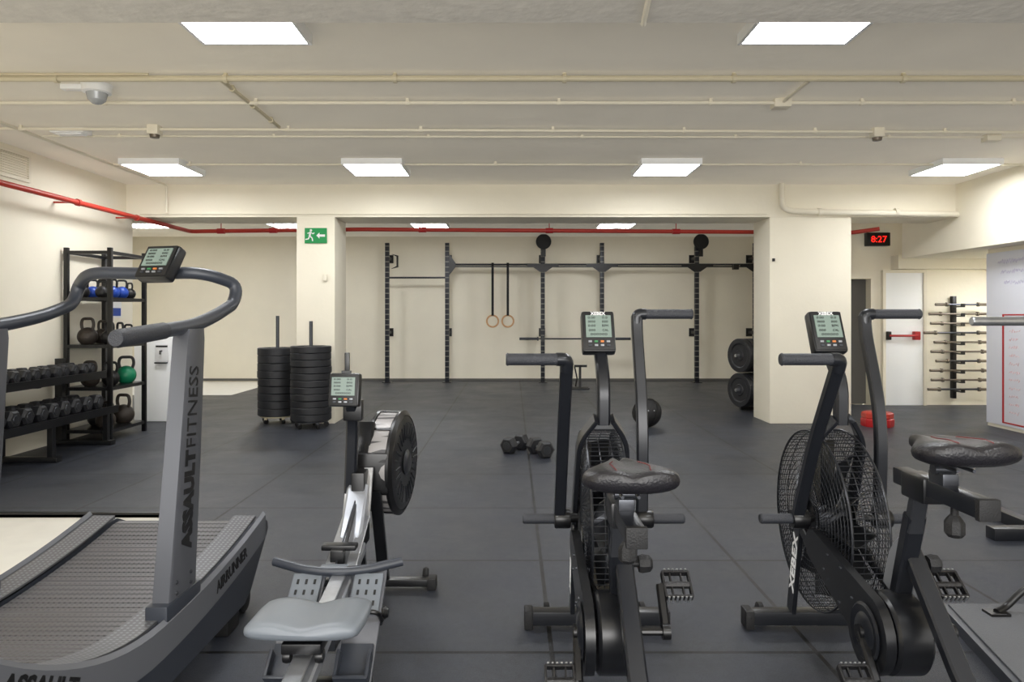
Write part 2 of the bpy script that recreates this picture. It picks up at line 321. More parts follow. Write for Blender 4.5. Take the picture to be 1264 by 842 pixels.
b=B(); tube(b,[(-2.35,YR,2.0),(-1.26,YR,2.0)],.017,10); obj('pull_up_bar',b,'dsteel',t)
b=B(); prismy(b,[(-2.3,2.45),(-2.17,2.42),(-2.17,2.2),(-2.3,2.17),(-2.2,2.22),(-2.2,2.4)],YR-.03,YR+.03); obj('bracket',b,'black',t)
b=B(); prismy(b,[(-1.2,2.45),(-1.08,2.28),(-1.08,2.2),(-1.2,2.05)],YR-.03,YR+.03); obj('bracket',b,'black',t)
for x in (.60,3.59):
    g=obj('ball_target',lathe(B(),[(.12,-.012),(.14,-.008),(.14,.008),(.12,.012)],32,T(x,YR-.07,2.68)@RX),'rubber',t)
    obj('target_rim',lathe(B(),[(.138,-.014),(.146,-.008),(.146,.008),(.138,.014)],32,T(x,YR-.07,2.68)@RX,closed=True),'black',g)
    b=B(); bb(b,x-.04,x+.04,YR-.06,YR-.03,2.4,2.7); obj('target_bracket',b,'black',t)
for x in ux[2:4]: b=B(); bb(b,x-.03,x+.03,YR-.11,YR-.038,.78,.82); bb(b,x-.03,x+.03,YR-.12,YR-.105,.78,.87); obj('bar_hook',b,'black',t)
b=B(); bb(b,4.2,4.3,YR-.1,YR,2.15,2.25); obj('bracket',b,'black',t)
for x,l in ((-.37,'left'),(-.08,'right')):
    g=thing('gym_ring','wooden gym ring on black strap, '+l+' one of the pair','gym ring',(x,YR,1.05),0,'hanging gym rings')
    ring=[(x+.11*math.cos(a),YR,1.17+.11*math.sin(a)) for a in [2*PI*i/28 for i in range(28)]]
    obj('ring',sweep(B(),ring,circ(.016,10),closed=True,up=(0,1,0)),'wood',g)
    b=B(); box(b,(x,YR-.021,1.785),(.045,.004,.99)); box(b,(x,YR+.022,1.785),(.045,.004,.99)); box(b,(x,YR,2.279),(.045,.05,.008)); box(b,(x,YR,1.285),(.05,.05,.02),.005); obj('strap',b,'dark',g)
def barbell(label,x0,x1,y,z,group=None,sl=.35,m='dsteel',r=.014,rs=.025,ms='steel'):
    g=thing('barbell',label,'barbell',((x0+x1)/2,y,z),0,group)
    obj('shaft',tube(B(),[(x0+sl,y,z),(x1-sl,y,z)],r,10),m,g)
    for a,c in ((x0,x0+sl),(x1-sl,x1)): b=B(); tube(b,[(a,y,z),(c,y,z)],rs,14); k=c if a==x0 else a; tube(b,[(k-.012,y,z),(k+.012,y,z)],rs*1.5,14); obj('sleeve',b,ms,g)
    return g
barbell('steel barbell resting on rig hooks at waist height',.14,2.25,YR-.08,.836,ms='dsteel')
t=thing('barbell_jack','small black stand on the floor in front of the rig','stand',(1.15,12.2,0))
b=B(); bb(b,1.03,1.33,12.1,12.16,0,.03); bb(b,1.03,1.33,12.3,12.36,0,.03); bb(b,1.16,1.2,12.1,12.36,.01,.03); obj('base',b,'black',t)
b=B(); bb(b,1.16,1.2,12.21,12.25,.03,.42); bb(b,1.08,1.3,12.21,12.25,.38,.42); obj('post',b,'black',t)
b=B(); tube(b,[(1.1,12.2,.05),(1.12,12.15,.2),(1.08,12.18,.4)],.012,8); obj('lever',b,'rubber',t)
# ---------- kettlebells / dumbbells / plates
def kb(label,loc,r,m,rz=0):
    g=thing('kettlebell',label,'kettlebell',loc,rz,'kettlebells on the shelves',True)
    obj('body',lathe(B(),[(.55*r,0)]+[(r*math.cos(a),r*.82+r*math.sin(a)) for a in [R(-55+i*13.5) for i in range(11)]]+[(.02*r,r*1.82)],20),m,g)
    k=r/.1; b=B(); tube(b,fil([(-.055*k,0,.145*k),(-.075*k,0,.21*k),(-.06*k,0,.275*k),(.06*k,0,.275*k),(.075*k,0,.21*k),(.055*k,0,.145*k)],.03*k,4),.0155*k,10); obj('handle',b,m if m in('iron','bronze') else 'iron',g); return g
def hexd(label,loc,L,r,group,rz=0):
    g=thing('dumbbell',label,'dumbbell',loc,rz,group,True); w=(L-.12)/2; zc=r*math.cos(PI/6)
    obj('handle',tube(B(),[(-.06,0,zc),(-.03,0,zc),(0,0,zc),(.03,0,zc),(.06,0,zc)],.016,12,sc=[.85,1,1.1,1,.85]),'steel',g)
    for s in (-1,1):
        M=T(s*.06,0,zc)@MX.Rotation(s*PI/2,4,'Y')
        h=obj('head',lathe(B(),[(.8*r,0),(r,.18*w),(r,.8*w),(.78*r,w)],6,M@MX.Rotation(PI/6,4,'Z')),'plate',g,ang=20)
        obj('end_cap',lathe(B(),[(.45*r,w-.001),(.42*r,w+.003)],20,M),'dsteel',h)
    return g
def plate(label,loc,group,r=.227,th=.085):
    g=thing('bumper_plate',label,'weight plate',loc,random.random()*6,group,True); h=th
    obj('disc',lathe(B(),[(.03,0),(.07,0),(.08,.012),(.15,.012),(.165,0),(r-.006,0),(r,.006),(r,h-.006),(r-.006,h),(.165,h),(.15,h-.012),(.08,h-.012),(.07,h),(.03,h)],40,closed=True),'plate',g)
    obj('hub_ring',lathe(B(),[(.0255,-.001),(.045,-.001),(.045,h+.001),(.0255,h+.001)],24,closed=True),'dsteel',g); return g
def dolly(x,y,top,label,m,n):
    g=thing('plate_dolly',label,'plate dolly',(x,y,0),0,'wheeled plate dollies',True)
    obj('base_disc',lathe(B(),[(.19,.07),(.2,.075),(.2,.085),(.19,.09)],32),m,g); obj('pole',tube(B(),[(0,0,.09),(0,0,top)],.02,14),'dsteel',g)
    for k in range(n):
        a=2*PI*k/n+.4; c=V((.17*math.cos(a),.17*math.sin(a),0)); b=B(); lathe(b,[(.028,-.012),(.03,-.01),(.03,.01),(.028,.012)],16,T(c.x,c.y,.03)@MX.Rotation(a,4,'Z')@RX); w=obj('caster',b,'rubber',g)
        b=B(); box(b,(c.x,c.y,.058),(.03,.04,.024),.003); obj('caster_fork',b,m,w)
    return g
DX=((-2.80,8.42),(-2.29,8.03))
dolly(*DX[0],1.27,'round wheeled dolly with pale base under the left plate stack','olive',5)
dolly(*DX[1],1.21,'round wheeled black dolly under the right plate stack','dsteel',5)
for (x,y,n,th,side,z0) in ((*DX[0],9,.089,'left',.092),(*DX[1],11,.0762,'right',.092)):
    P0=None
    for k in range(n):
        lb='black bumper plate, %s from the bottom of the %s floor stack'%(ORD[k],side); gr='bumper plates in the %s stack'%side
        if P0 is None: P0=plate(lb,(x,y,z0),gr,th=th-.003)
        else: dup(P0,(x+random.uniform(-.005,.005),y+random.uniform(-.005,.005),z0+k*th),random.random()*6,lb)
t=thing('plate_rack','black plate storage rack mostly hidden behind the right pillar','plate rack',(3.35,9.6,0))
b=B(); bb(b,3.42,3.48,9.35,9.8,0,.05); bb(b,3.42,3.48,9.55,9.61,.05,1.1); bb(b,3.1,3.75,9.55,9.61,0,.04); obj('frame',b,'black',t)
for z in (.28,.74): b=B(); tube(b,[(2.98,9.4,z),(3.45,9.6,z)],.02,12); obj('peg',b,'steel',t)
pl=plate('x',(0,0,0),'bumper plates on the storage rack',th=.07)
k=0
for z,nm in ((.74,'upper'),(.28,'lower')):
    for i in range(4):
        g=pl if k==0 else dup(pl); k+=1
        g.location=(3.03+i*.075,9.42+i*.032,z); g.rotation_euler=(0,PI/2,math.atan2(.2,.47)); g['label']='black plate on the %s peg behind the right pillar, %s from the open end'%(nm,ORD[i])
# dumbbell rack
t=thing('dumbbell_rack','two-tier black dumbbell rack along the left wall','dumbbell rack',(-4.25,6.1,0))
for y in (5.1,6.12,6.95):
    b=B(); bb(b,-4.5,-3.93,y-.04,y+.04,0,.045,.004); bb(b,-4.49,-4.42,y-.03,y+.03,.045,.85); obj('leg',b,'satin',t)
    for pp in ([(-4.45,y,.30),(-3.99,y,.33)],[(-4.45,y,.645),(-4.1,y,.66)]): obj('support_arm',sweep(B(),pp,rect(.04,.04),up=(0,0,1)),'satin',t)
    obj('front_post',sweep(B(),[(-4.0,y,.04),(-4.0,y,.34)],rect(.05,.05),up=(0,1,0)),'satin',t)
for x0_,x1_,z in ((-4.46,-4.05,.70),(-4.46,-3.93,.36)):
    b=B(); bb(b,x0_,x1_,5.0,7.02,z-.02,z-.001); bb(b,x1_-.005,x1_+.012,5.0,7.02,z-.045,z+.025); bb(b,x0_,x0_+.01,5.0,7.02,z,z+.04); obj('tray',b,'satin',t)
for nm,x,z,y1_,st,n,L,r in (('upper',-4.25,.70,6.93,.133,11,.27,.062),('lower',-4.19,.36,6.9,.168,9,.33,.078)):
    g0=None
    for k in range(n):
        lb='black hex dumbbell on the %s rack tier, %s from the kettlebell shelves'%(nm,ORD[k]); p=(x+random.uniform(-.012,.012),y1_-k*st,z)
        if g0 is None: g0=hexd(lb,p,L,r,'dumbbells on the %s tier'%nm)
        else: dup(g0,p,random.uniform(-.04,.04),lb)
g0=hexd('left of the two black hex dumbbells lying on the open floor',(.03,6.62,0),.31,.082,'dumbbells on the floor',R(58))
dup(g0,(.255,6.42,0),R(112),'right of the two black hex dumbbells lying on the open floor')
# kettlebell shelf
t=thing('kettlebell_shelf','tall black steel shelving unit for kettlebells at the left wall','shelving',(-4.27,7.45,0))
for x in (-4.5,-4.06):
    for y in (7.12,7.78): obj('upright',bb(B(),x-.02,x+.02,y-.02,y+.02,0,1.96,.002),'black',t)
for z in (.12,.55,.98,1.46,1.93):
    b=B()
    for y in (7.12,7.78): bb(b,-4.48,-4.08,y-.018,y+.018,z-.035,z-.002)
    for x in (-4.5,-4.06): bb(b,x-.015,x+.015,7.14,7.76,z-.035,z-.002)
    if z<1.9: bb(b,-4.48,-4.08,7.13,7.77,z-.012,z-.001)
    obj('shelf' if z<1.9 else 'top_frame',b,'satin',t)
KB=[(-4.38,7.2,1.46,.062,'iron','small black kettlebell on the top shelf, nearest the wall'),(-4.18,7.19,1.46,.064,'iron','small black kettlebell at the open near corner of the top shelf'),
(-4.38,7.36,1.46,.066,'blue','blue kettlebell on the top shelf, second from near end in the wall row'),(-4.17,7.36,1.46,.068,'blue','blue kettlebell on the top shelf, second from near end in the front row'),
(-4.17,7.53,1.46,.068,'blue','blue kettlebell on the top shelf, third from near end in the front row'),(-4.38,7.53,1.46,.064,'blue','blue kettlebell on the top shelf, third in the wall row'),
(-4.17,7.69,1.46,.06,'iron','small black kettlebell at the far front corner of the top shelf'),
(-4.36,7.24,.98,.095,'bronze','large brown kettlebell on the second shelf nearest the wall'),(-4.17,7.3,.98,.08,'iron','black kettlebell at the near front of the second shelf'),(-4.17,7.5,.98,.078,'iron','black kettlebell in the middle of the second shelf'),(-4.18,7.68,.98,.07,'iron','black kettlebell at the far end of the second shelf'),
(-4.36,7.5,.98,.085,'bronze','brown kettlebell at the back of the second shelf'),
(-4.34,7.25,.55,.09,'bronze','brown kettlebell on the third shelf nearest the wall'),(-4.19,7.36,.55,.085,'iron','black kettlebell on the third shelf beside the green one'),(-4.17,7.62,.55,.1,'greenkb','green kettlebell on the third shelf'),
(-4.36,7.42,.12,.1,'iron','large dark kettlebell on the lowest shelf, nearest the wall'),(-4.19,7.6,.12,.108,'bronze','large brown kettlebell on the lowest shelf, far end'),(-4.18,7.25,.12,.095,'bronze','brown kettlebell on the lowest shelf, near front corner')]
for x,y,z,r,m,l in KB: kb(l,(x,y,z),r,m,random.uniform(-.6,.6))
# water dispenser
t=thing('water_dispenser','white floor-standing water dispenser at the end of the left wall','water dispenser',(-4.24,8.5,0))
obj('cabinet',bb(B(),-4.54,-4.08,8.46,8.8,.0,1.02,.015),'white',t); 
b=B(); bb(b,-4.28,-4.12,8.45,8.46,.72,.93,.003); obj('tap_recess',b,'whiteink',t)
b=B(); tube(b,[(-4.2,8.45,.85),(-4.2,8.41,.85),(-4.2,8.41,.81)],.01,8); obj('tap',b,'ink',t)
b=B(); bb(b,-4.27,-4.13,8.41,8.46,.70,.715,.003); obj('drip_tray',b,'dsteel',t)
b=B(); bb(b,-4.27,-4.13,8.446,8.45,.895,.915); obj('control_strip',b,'ink',t)
# medicine ball
t=thing('medicine_ball','large black slam ball on the floor behind the middle bike','ball',(1.54,8.05,0),0,None,True)
obj('ball',sphere(B(),(0,0,.165),.165,32),'rubber',t); b=B()
for a in (0,60,120):
    ring=[V((.166*math.cos(q),0,.166*math.sin(q))) for q in [2*PI*i/36 for i in range(36)]]; Mz=MX.Rotation(R(a),4,'Z')@MX.Rotation(.3,4,'X')
    sweep(b,[Mz@p+V((0,0,.167)) for p in ring],circ(.003,6),closed=True)
obj('seam',b,'black',t)
b=B(); 
for a in (-150,-120,-95,-70): lathe(b,[(.008,0),(.007,.003)],10,T(0,0,.165)@MX.Rotation(R(a),4,'Z')@MX.Rotation(R(75),4,'Y')@T(0,0,.164))
obj('stud',b,'lgrey',t)
# red block
t=thing('foam_block','low faceted red block on the floor behind the right bike','block',(4.21,8.12,0))
hx=lambda r,z,s=1: [(4.21+r*math.cos(a),8.12+r*.9*math.sin(a),z) for a in [PI/8+i*PI/4 for i in range(8)]]
b=B(); loft(b,[hx(.17,0),hx(.178,.02),hx(.178,.085),hx(.168,.095)]); obj('base',b,'red',t)
b=B(); loft(b,[hx(.162,.095),hx(.172,.105),hx(.172,.15),hx(.155,.165)]); obj('top_pad',b,'redpipe',t)
# bar storage in alcove
t=thing('bar_rack','black vertical wall rack holding bars in the right alcove','bar rack',(6.27,10.0,.1))
obj('post',bb(B(),6.245,6.295,9.98,10.05,.1,1.55,.003),'black',t)
for k in range(10):
    z=1.43-k*.132; g=obj('cradle',bb(B(),6.245,6.295,9.8,9.98,z-.04,z-.022),'black',t); obj('cradle_lip',bb(B(),6.245,6.295,9.79,9.81,z-.04,z+.01),'black',g)
    cx=6.27+random.uniform(-.05,.05); hl=[.38,.42,.45,.46,.4,.44,.38,.45,.42,.44][k]
    barbell('metal bar in the alcove rack, %s from the top'%ORD[k],cx-hl,cx+hl,9.87,z,'bars on the alcove rack',.16,'barmetal' if k%3 else 'dsteel',.014,.02,'barmetal')
# ---------- consoles
def console(par,c,w,h,tilt,yaw=0,kind=0,nm='console'):
    M=T(*c)@MX.Rotation(yaw,4,'Z')@MX.Rotation(-tilt,4,'X')
    o=obj(nm,box(B(),(0,.008,0),(w,.05,h),.012,M),'satin',par)
    obj('bezel',box(B(),(0,-.0185,0),(w*.92,.004,h*.93),.002,M),'ink',o)
    obj('screen',box(B(),(0,-.022,h*.1),(w*.76,.004,h*.54),0,M),'lcd',o)
    ex=(M.to_3x3()@V((1,0,0))); ey=(M.to_3x3()@V((0,0,1)))
    if kind==0: text('brand_lettering','XEBEX','whiteink',o,M@V((0,-.021,h*.42)),ex,ey,length=w*.45,bold=.02)
    for sx2,sz,s_,ln in ((-.2,.31,'0:00',.22),(.2,.31,'0.0',.16),(-.2,.21,'0000',.22),(.2,.21,'000',.18),(-.2,.11,'0:00',.22),(.2,.11,'RPM',.18),(-.2,.0,'000',.2),(.2,.0,'CAL',.18),(0,-.1,'000000',.5)):
        text('readout',s_,'ink',o,M@V((sx2*w,-.0245,sz*h)),ex,ey,length=w*ln,height=h*.055)
    for i in range(4):
        for j in range(2): obj('button',box(B(),((i-1.5)*w*.18,-.022,-h*.27-j*h*.09),(w*.1,.006,h*.045),.001,M),('lgrey','green','orange','lgrey','slate','lgrey','lgrey','slate')[i+4*j],o)
    return o
# ---------- air bikes (local frame, origin = centre, Y 2.25)
def loftseat(secs,dip,n=20,zc=0,c=(0,0),e=.75):
    rings=[]
    for y,w,h,z in secs:
        r=[]
        for i in range(n):
            a=2*PI*i/n; ca,sa=math.cos(a),math.sin(a); x=w*math.copysign(abs(ca)**e,ca); zz=h*math.copysign(abs(sa)**.8,sa)
            if sa>0: zz-=dip*math.exp(-(x/(w*.35))**2)*sa
            r.append((x+c[0],y+c[1],zc+z+zz))
        rings.append(r)
    return rings
def bolt(b,c,r=.009,ax='X',h=.006,s=1):
    M=T(*c)@(MX.Rotation(s*PI/2,4,'Y') if ax=='X' else MX.Rotation(PI/2,4,'X')); lathe(b,[(r,0),(r*1.0,h*.7),(r*.6,h)],8,M)
def bike(cx,dz,label):
    Y=lambda y:y-2.25
    t=thing('air_bike',label,'exercise bike',(cx,2.25,0),0,'fan exercise bikes',True)
    def O(n,b,m,p=None,**k): return obj(n,b,m,t if p is None else p,**k)
    b=B(); bb(b,-.295,.295,Y(2.85),Y(2.91),.015,.07,.005); f=O('front_foot',b,'frame')
    for s in (-1,1):
        obj('foot_cap',bb(B(),min(s*.295,s*.26),max(s*.295,s*.26),Y(2.843),Y(2.917),0,.076,.006),'rubber',f)
        obj('transport_wheel',lathe(B(),[(.028,-.012),(.034,-.009),(.034,.009),(.028,.012)],18,T(s*.2,Y(2.96),.034)@RY),'rubber',f)
        b=B(); bolt(b,(s*.103,Y(2.865),.071),.009); obj('foot_bolt',b,'steel',f)
    b=B(); bb(b,-.25,.25,Y(1.66),Y(1.73),.015,.075,.006); f=O('rear_foot',b,'frame')
    for s in (-1,1): obj('foot_cap',bb(B(),min(s*.255,s*.21),max(s*.255,s*.21),Y(1.65),Y(1.74),0,.08,.008),'rubber',f)
    fc=V((0,Y(2.77),.475)); Rr=.342; WX=.066
    for s in (-1,1):
        b=B(); x=s*.100; sweep(b,fil([(x,Y(2.875),.07),(x,Y(2.79),.48),(x*.9,Y(2.68),.80),(s*.03,Y(2.645),.885)],.06),rect(.06,.018,.003),up=(1,0,0)); O('fork_arm',b,'frame')
        b=B(); sweep(b,fil([(s*.098,Y(2.81),.45),(s*.098,Y(2.62),.36),(s*.045,Y(2.28),.30)],.08),rect(.042,.02),up=(1,0,0)); O('side_stay',b,'satin')
        b=B(); bolt(b,(s*.11,fc.y+.02,fc.z),.016,s=s,h=.012); O('axle_nut',b,'steel')
    p0=V((-.1105,Y(2.857),.14)); p1=V((-.1105,Y(2.802),.42)); d=(p1-p0).normalized(); e=V((-1,0,0)).cross(d)
    text('brand_lettering','XEBEX','whiteink',t,(p0+p1)/2,d,e,length=.25,height=.042,bold=.02,label='white lettering')
    b=B(); NW=90
    xs=lambda q: WX+.014*(1-q**2)
    for s in (-1,1):
        for i in range(NW):
            a0=2*PI*i/NW; pts=[]
            for k in range(6):
                q=k/5; r=.075+(Rr-.075)*q; a=a0+.5*q*q*s; pts.append((s*xs(q),fc.y+r*math.cos(a),fc.z+r*math.sin(a)))
            tube(b,pts,.0013,4)
        for j in range(12):
            r=.095+(Rr-.095)*j/11; q=(r-.075)/(Rr-.075)
            sweep(b,[(s*xs(q),fc.y+r*math.cos(a),fc.z+r*math.sin(a)) for a in [2*PI*i/56 for i in range(56)]],circ(.0013 if j<11 else .0045,5),closed=True,up=(1,0,0))
    for i in range(NW):
        a=2*PI*i/NW+.5; tube(b,[(-WX,fc.y+(Rr+.002)*math.cos(a),fc.z+(Rr+.002)*math.sin(a)),(WX,fc.y+(Rr+.002)*math.cos(a),fc.z+(Rr+.002)*math.sin(a))],.0018,4)
    for xx in (-.022,.022): sweep(b,[(xx,fc.y+Rr*math.cos(a),fc.z+Rr*math.sin(a)) for a in [2*PI*i/56 for i in range(56)]],circ(.002,5),closed=True,up=(1,0,0))
    cg=O('fan_cage',b,'cagewire')
    for s in (-1,1): obj('cage_badge',lathe(B(),[(.078,-.006),(.08,0),(.06,.008)],28,T(s*(WX+.015),fc.y,fc.z)@MX.Rotation(s*PI/2,4,'Y')),'satin',cg)
    f=O('fan_wheel',lathe(B(),[(.05,-.05),(.05,.05)],20,T(*fc)@RY),'dsteel')
    for i in range(12):
        M=T(*fc)@MX.Rotation(2*PI*i/12,4,'X')@T(0,0,.18)@MX.Rotation(.6,4,'Z'); obj('blade',box(B(),(0,0,0),(.09,.003,.25),0,M),'satin',f)
    cr=V((0,Y(2.22),.275)); poly=[]
    for i in range(15): a=R(110+i*17); poly.append((cr.y+.125*math.cos(a),cr.z+.125*math.sin(a)))
    for i in range(8): a=R(-50+i*22); poly.append((fc.y-.15+.06*math.cos(a),fc.z-.06+.06*math.sin(a)))
    g=O('chain_guard',prismx(B(),poly,-.125,-.095),'satin')
    for py,pz in ((.09,.10),(.17,.17),(.27,.18),(.30,.12),(.18,.05)): b=B(); bolt(b,(-.125,cr.y+py,cr.z+pz-.03),.006,s=-1); obj('guard_screw',b,'dsteel',g)
    b=B(); lathe(b,[(.115,-.05),(.125,-.04),(.125,.05),(.115,.06)],36,T(-.035,cr.y,cr.z)@RY); O('crank_housing',b,'satin')
    for s in (-1,1): obj('crank_cover',lathe(B(),[(.085,0),(.09,.004),(.082,.01),(.06,.006),(.05,.014),(.02,.018)],32,T(-.125 if s<0 else .03,cr.y,cr.z)@MX.Rotation(s*PI/2,4,'Y')),'frame',g)
    b=B(); sweep(b,fil([(0,Y(2.31),.38),(0,Y(2.27),.50),(0,Y(2.20),.56)],.04),rect(.075,.018,.006),up=(1,0,0)); O('splash_cover',b,'lgrey')
    for s,dy,dzz in ((1,.11,.105),(-1,-.10,-.105)):
        e=V((s*.145,cr.y+dy,cr.z+dzz)); b=B(); sweep(b,[(s*.14,cr.y,cr.z),e],rect(.02,.028,.006),up=(1,0,0)); lathe(b,[(.024,-.012),(.024,.012)],16,T(s*.14,cr.y,cr.z)@RY); tube(b,[(s*.03,cr.y,cr.z),(s*.14,cr.y,cr.z)],.012,10); c=O('crank_arm',b,'black')
        b=B(); tube(b,[e,(s*.16,e.y,e.z)],.008,8); MP=T(s*.2,e.y,e.z)@MX.Rotation(R(38),4,'X')
        for k in (-1,1): box(b,(0,k*.044,0),(.09,.008,.024),.002,MP); box(b,(k*.043,0,0),(.008,.09,.024),.002,MP)
        for k in (-1,1): box(b,(k*.018,0,0),(.005,.085,.014),0,MP)
        tube(b,[(s*.16,e.y,e.z),(s*.24,e.y,e.z)],.012,8); obj('pedal',b,'iron',c)
        b=B()
        for k in range(6): box(b,(-.035+.014*k,-.05,0),(.006,.004,.03),0,MP); box(b,(-.035+.014*k,.05,0),(.006,.004,.03),0,MP)
        obj('pedal_pins',b,'steel',c)
    sx_=-.028
    b=B(); sweep(b,[(0,Y(2.275),.30),(sx_,Y(2.12),.67+dz*.5)],rect(.042,.055,.006),up=(1,0,0)); O('seat_tube',b,'frame')
    b=B(); sweep(b,[(sx_,Y(2.13),.62+dz),(sx_,Y(2.09),.76+dz)],rect(.034,.045,.004),up=(1,0,0)); O('seat_post',b,'dsteel')
    b=B(); sweep(b,[(0,Y(2.20),.55+dz*.3),(0,Y(1.95),.28),(0,Y(1.70),.07)],rect(.038,.055,.006),up=(1,0,0)); O('rear_stay',b,'frame')
    b=B(); box(b,(sx_,Y(2.0),.775+dz),(.05,.40,.05),.006); sl=O('seat_slider',b,'frame')
    obj('end_cap',box(B(),(sx_,Y(1.795),.775+dz),(.056,.02,.056),.004),'rubber',sl)
    b=B(); box(b,(sx_,Y(2.08),.765+dz),(.066,.12,.075),.008); obj('slider_sleeve',b,'satin',sl)
    b=B(); tube(b,[(sx_,Y(1.93),.745+dz),(sx_,Y(1.93),.72+dz)],.01,10); lathe(b,[(.018,-.03),(.026,-.02),(.026,.01),(.02,.02),(.012,.03)],8,T(sx_,Y(1.93),.695+dz)); O('adjuster_knob',b,'rubber')
    b=B(); tube(b,[(.02,Y(2.19),.5),(.055,Y(2.19),.5)],.01,10); lathe(b,[(.026,-.012),(.03,0),(.026,.022),(.015,.03)],8,T(.06,Y(2.19),.5)@RY); O('adjuster_knob',b,'rubber')
    b=B(); box(b,(sx_,Y(1.98),.815+dz),(.045,.07,.035),.004); lathe(b,[(.016,-.03),(.016,.03)],12,T(sx_,Y(1.98),.84+dz)@RY)
    for s in (-1,1): tube(b,[(sx_+s*.022,Y(1.88),.855+dz),(sx_+s*.022,Y(2.06),.855+dz)],.005,6)
    O('saddle_clamp',b,'dsteel')
    secs=[(-.135,.05,.012,.015),(-.13,.095,.024,.012),(-.11,.122,.034,.008),(-.07,.131,.038,.004),(-.02,.12,.037,.0),(.03,.085,.034,.0),(.08,.052,.03,.0),(.12,.038,.026,0),(.15,.03,.022,-.002),(.165,.02,.014,-.004)]
    b=B(); loft(b,loftseat(secs,.014,24,.90+dz,(sx_,Y(1.95)))); s_=O('saddle',b,'seat',ang=60)
    b=B()
    for s in (-1,1): tube(b,[(sx_+s*.045,Y(1.95)-.11,.938+dz),(sx_+s*.05,Y(1.95)-.07,.9405+dz),(sx_+s*.05,Y(1.95)-.02,.935+dz),(sx_+s*.035,Y(1.95)+.03,.931+dz)],.0016,5)
    obj('red_stitching',b,'stitch',s_)
    gl=[(-.165,Y(2.66),.50),(-.165,Y(2.50),.83),(-.165,Y(2.315),1.12)]
    b=B(); sweep(b,fil(gl,.1),rect(.032,.042,.005),up=(1,0,0)); l=O('handle_lever',b,'frame')
    b=B(); tube(b,fil([(-.165,Y(2.325),1.09),(-.165,Y(2.305),1.128),(-.20,Y(2.3),1.128)],.02),.022,12); obj('elbow',b,'frame',l)
    b=B(); tube(b,[(-.185,Y(2.3),1.128),(-.355,Y(2.3),1.128),(-.36,Y(2.3),1.128),(-.365,Y(2.3),1.128)],.0195,16,sc=[1,1,1.1,.9]); obj('grip',b,'grip',l)
    b=B(); sweep(b,fil([(.145,Y(2.66),.50),(.145,Y(2.64),.88),(.145,Y(2.76),1.20),(.145,Y(2.77),1.27)],.15),rect(.032,.042,.005),up=(1,0,0)); l=O('handle_lever',b,'frame')
    b=B(); tube(b,fil([(.145,Y(2.77),1.24),(.145,Y(2.77),1.277),(.18,Y(2.77),1.277)],.02),.022,12); obj('elbow',b,'frame',l)
    b=B(); tube(b,[(.165,Y(2.77),1.277),(.355,Y(2.77),1.277),(.36,Y(2.77),1.277),(.365,Y(2.77),1.277)],.019,16,sc=[1,1,1.1,.9]); obj('grip',b,'grip',l)
    for s in (-1,1):
        b=B(); lathe(b,[(.033,-.03),(.036,-.025),(.036,.025),(.033,.03)],20,T(s*.155,Y(2.66),.505)@RY); tube(b,[(s*.10,Y(2.68),.505),(s*.15,Y(2.66),.505)],.018,12); O('pivot_hub',b,'black')
        b=B(); tube(b,[(s*.185,Y(2.66),.505),(s*.30,Y(2.66),.505),(s*.305,Y(2.66),.505)],.019,14,sc=[1,1,.8]); O('foot_peg',b,'grip')
    b=B(); sweep(b,fil([(0,Y(2.66),.86),(0,Y(2.655),1.02),(0,Y(2.75),1.12),(0,Y(2.77),1.15)],.1),rect(.042,.048,.008),up=(1,0,0)); O('console_stem',b,'frame')
    console(t,(-.008,Y(2.76),1.205),.13,.172,R(24))
    return t
bike(.345,-.07,'black fan exercise bike in the middle foreground')
bike(1.24,0,'black fan exercise bike at right with higher saddle')
# ---------- treadmill (world)
t=thing('curved_treadmill','grey curved manual treadmill in the left foreground','treadmill',(-1.475,2.3,0))
zb=lambda y:.285+(.085 if y>2.2 else .34)*((y-2.2)/.85)**2
X0,X1=-1.85,-1.10; XC=(X0+X1)/2
ptop=[(1.42+i*.034,zb(1.42+i*.034)) for i in range(49)]
path=list(ptop); y,z=ptop[-1]; cxy=(y+.035,z-.1)
for i in range(1,9): a=R(105-i*22); path.append((cxy[0]+.10*math.cos(a),cxy[1]+.10*math.sin(a)))
b=B()
for i in range(len(path)-1):
    p=V((0,path[i][0],path[i][1])); q=V((0,path[i+1][0],path[i+1][1])); d=q-p; L=d.length; ang=math.atan2(d.z,d.y)
    box(b,(0,0,0),(.50,L*.86,.014),.002,T(XC,(p.y+q.y)/2,(p.z+q.z)/2-.007)@MX.Rotation(ang,4,'X'),1)
obj('slat_belt',b,'slat',t)
b=B(); prismx(b,[(yy,zz-.02) for yy,zz in ptop]+[(3.05,.12),(1.45,.12)],XC-.24,XC+.24); obj('under_deck',b,'black',t)
zt=lambda y:zb(y)+.018
def sidepoly(dz,bot): return [(1.36,bot+.02),(1.33,.40),(1.37,zt(1.4)+dz)]+[(1.42+i*.08,zt(1.42+i*.08)+dz) for i in range(21)]+[(3.1,zt(3.05)+dz-.004),(3.17,zt(3.05)+dz-.035),(3.18,zt(3.05)+dz-.07),(2.97,bot+.03),(2.9,bot),(1.45,bot)]
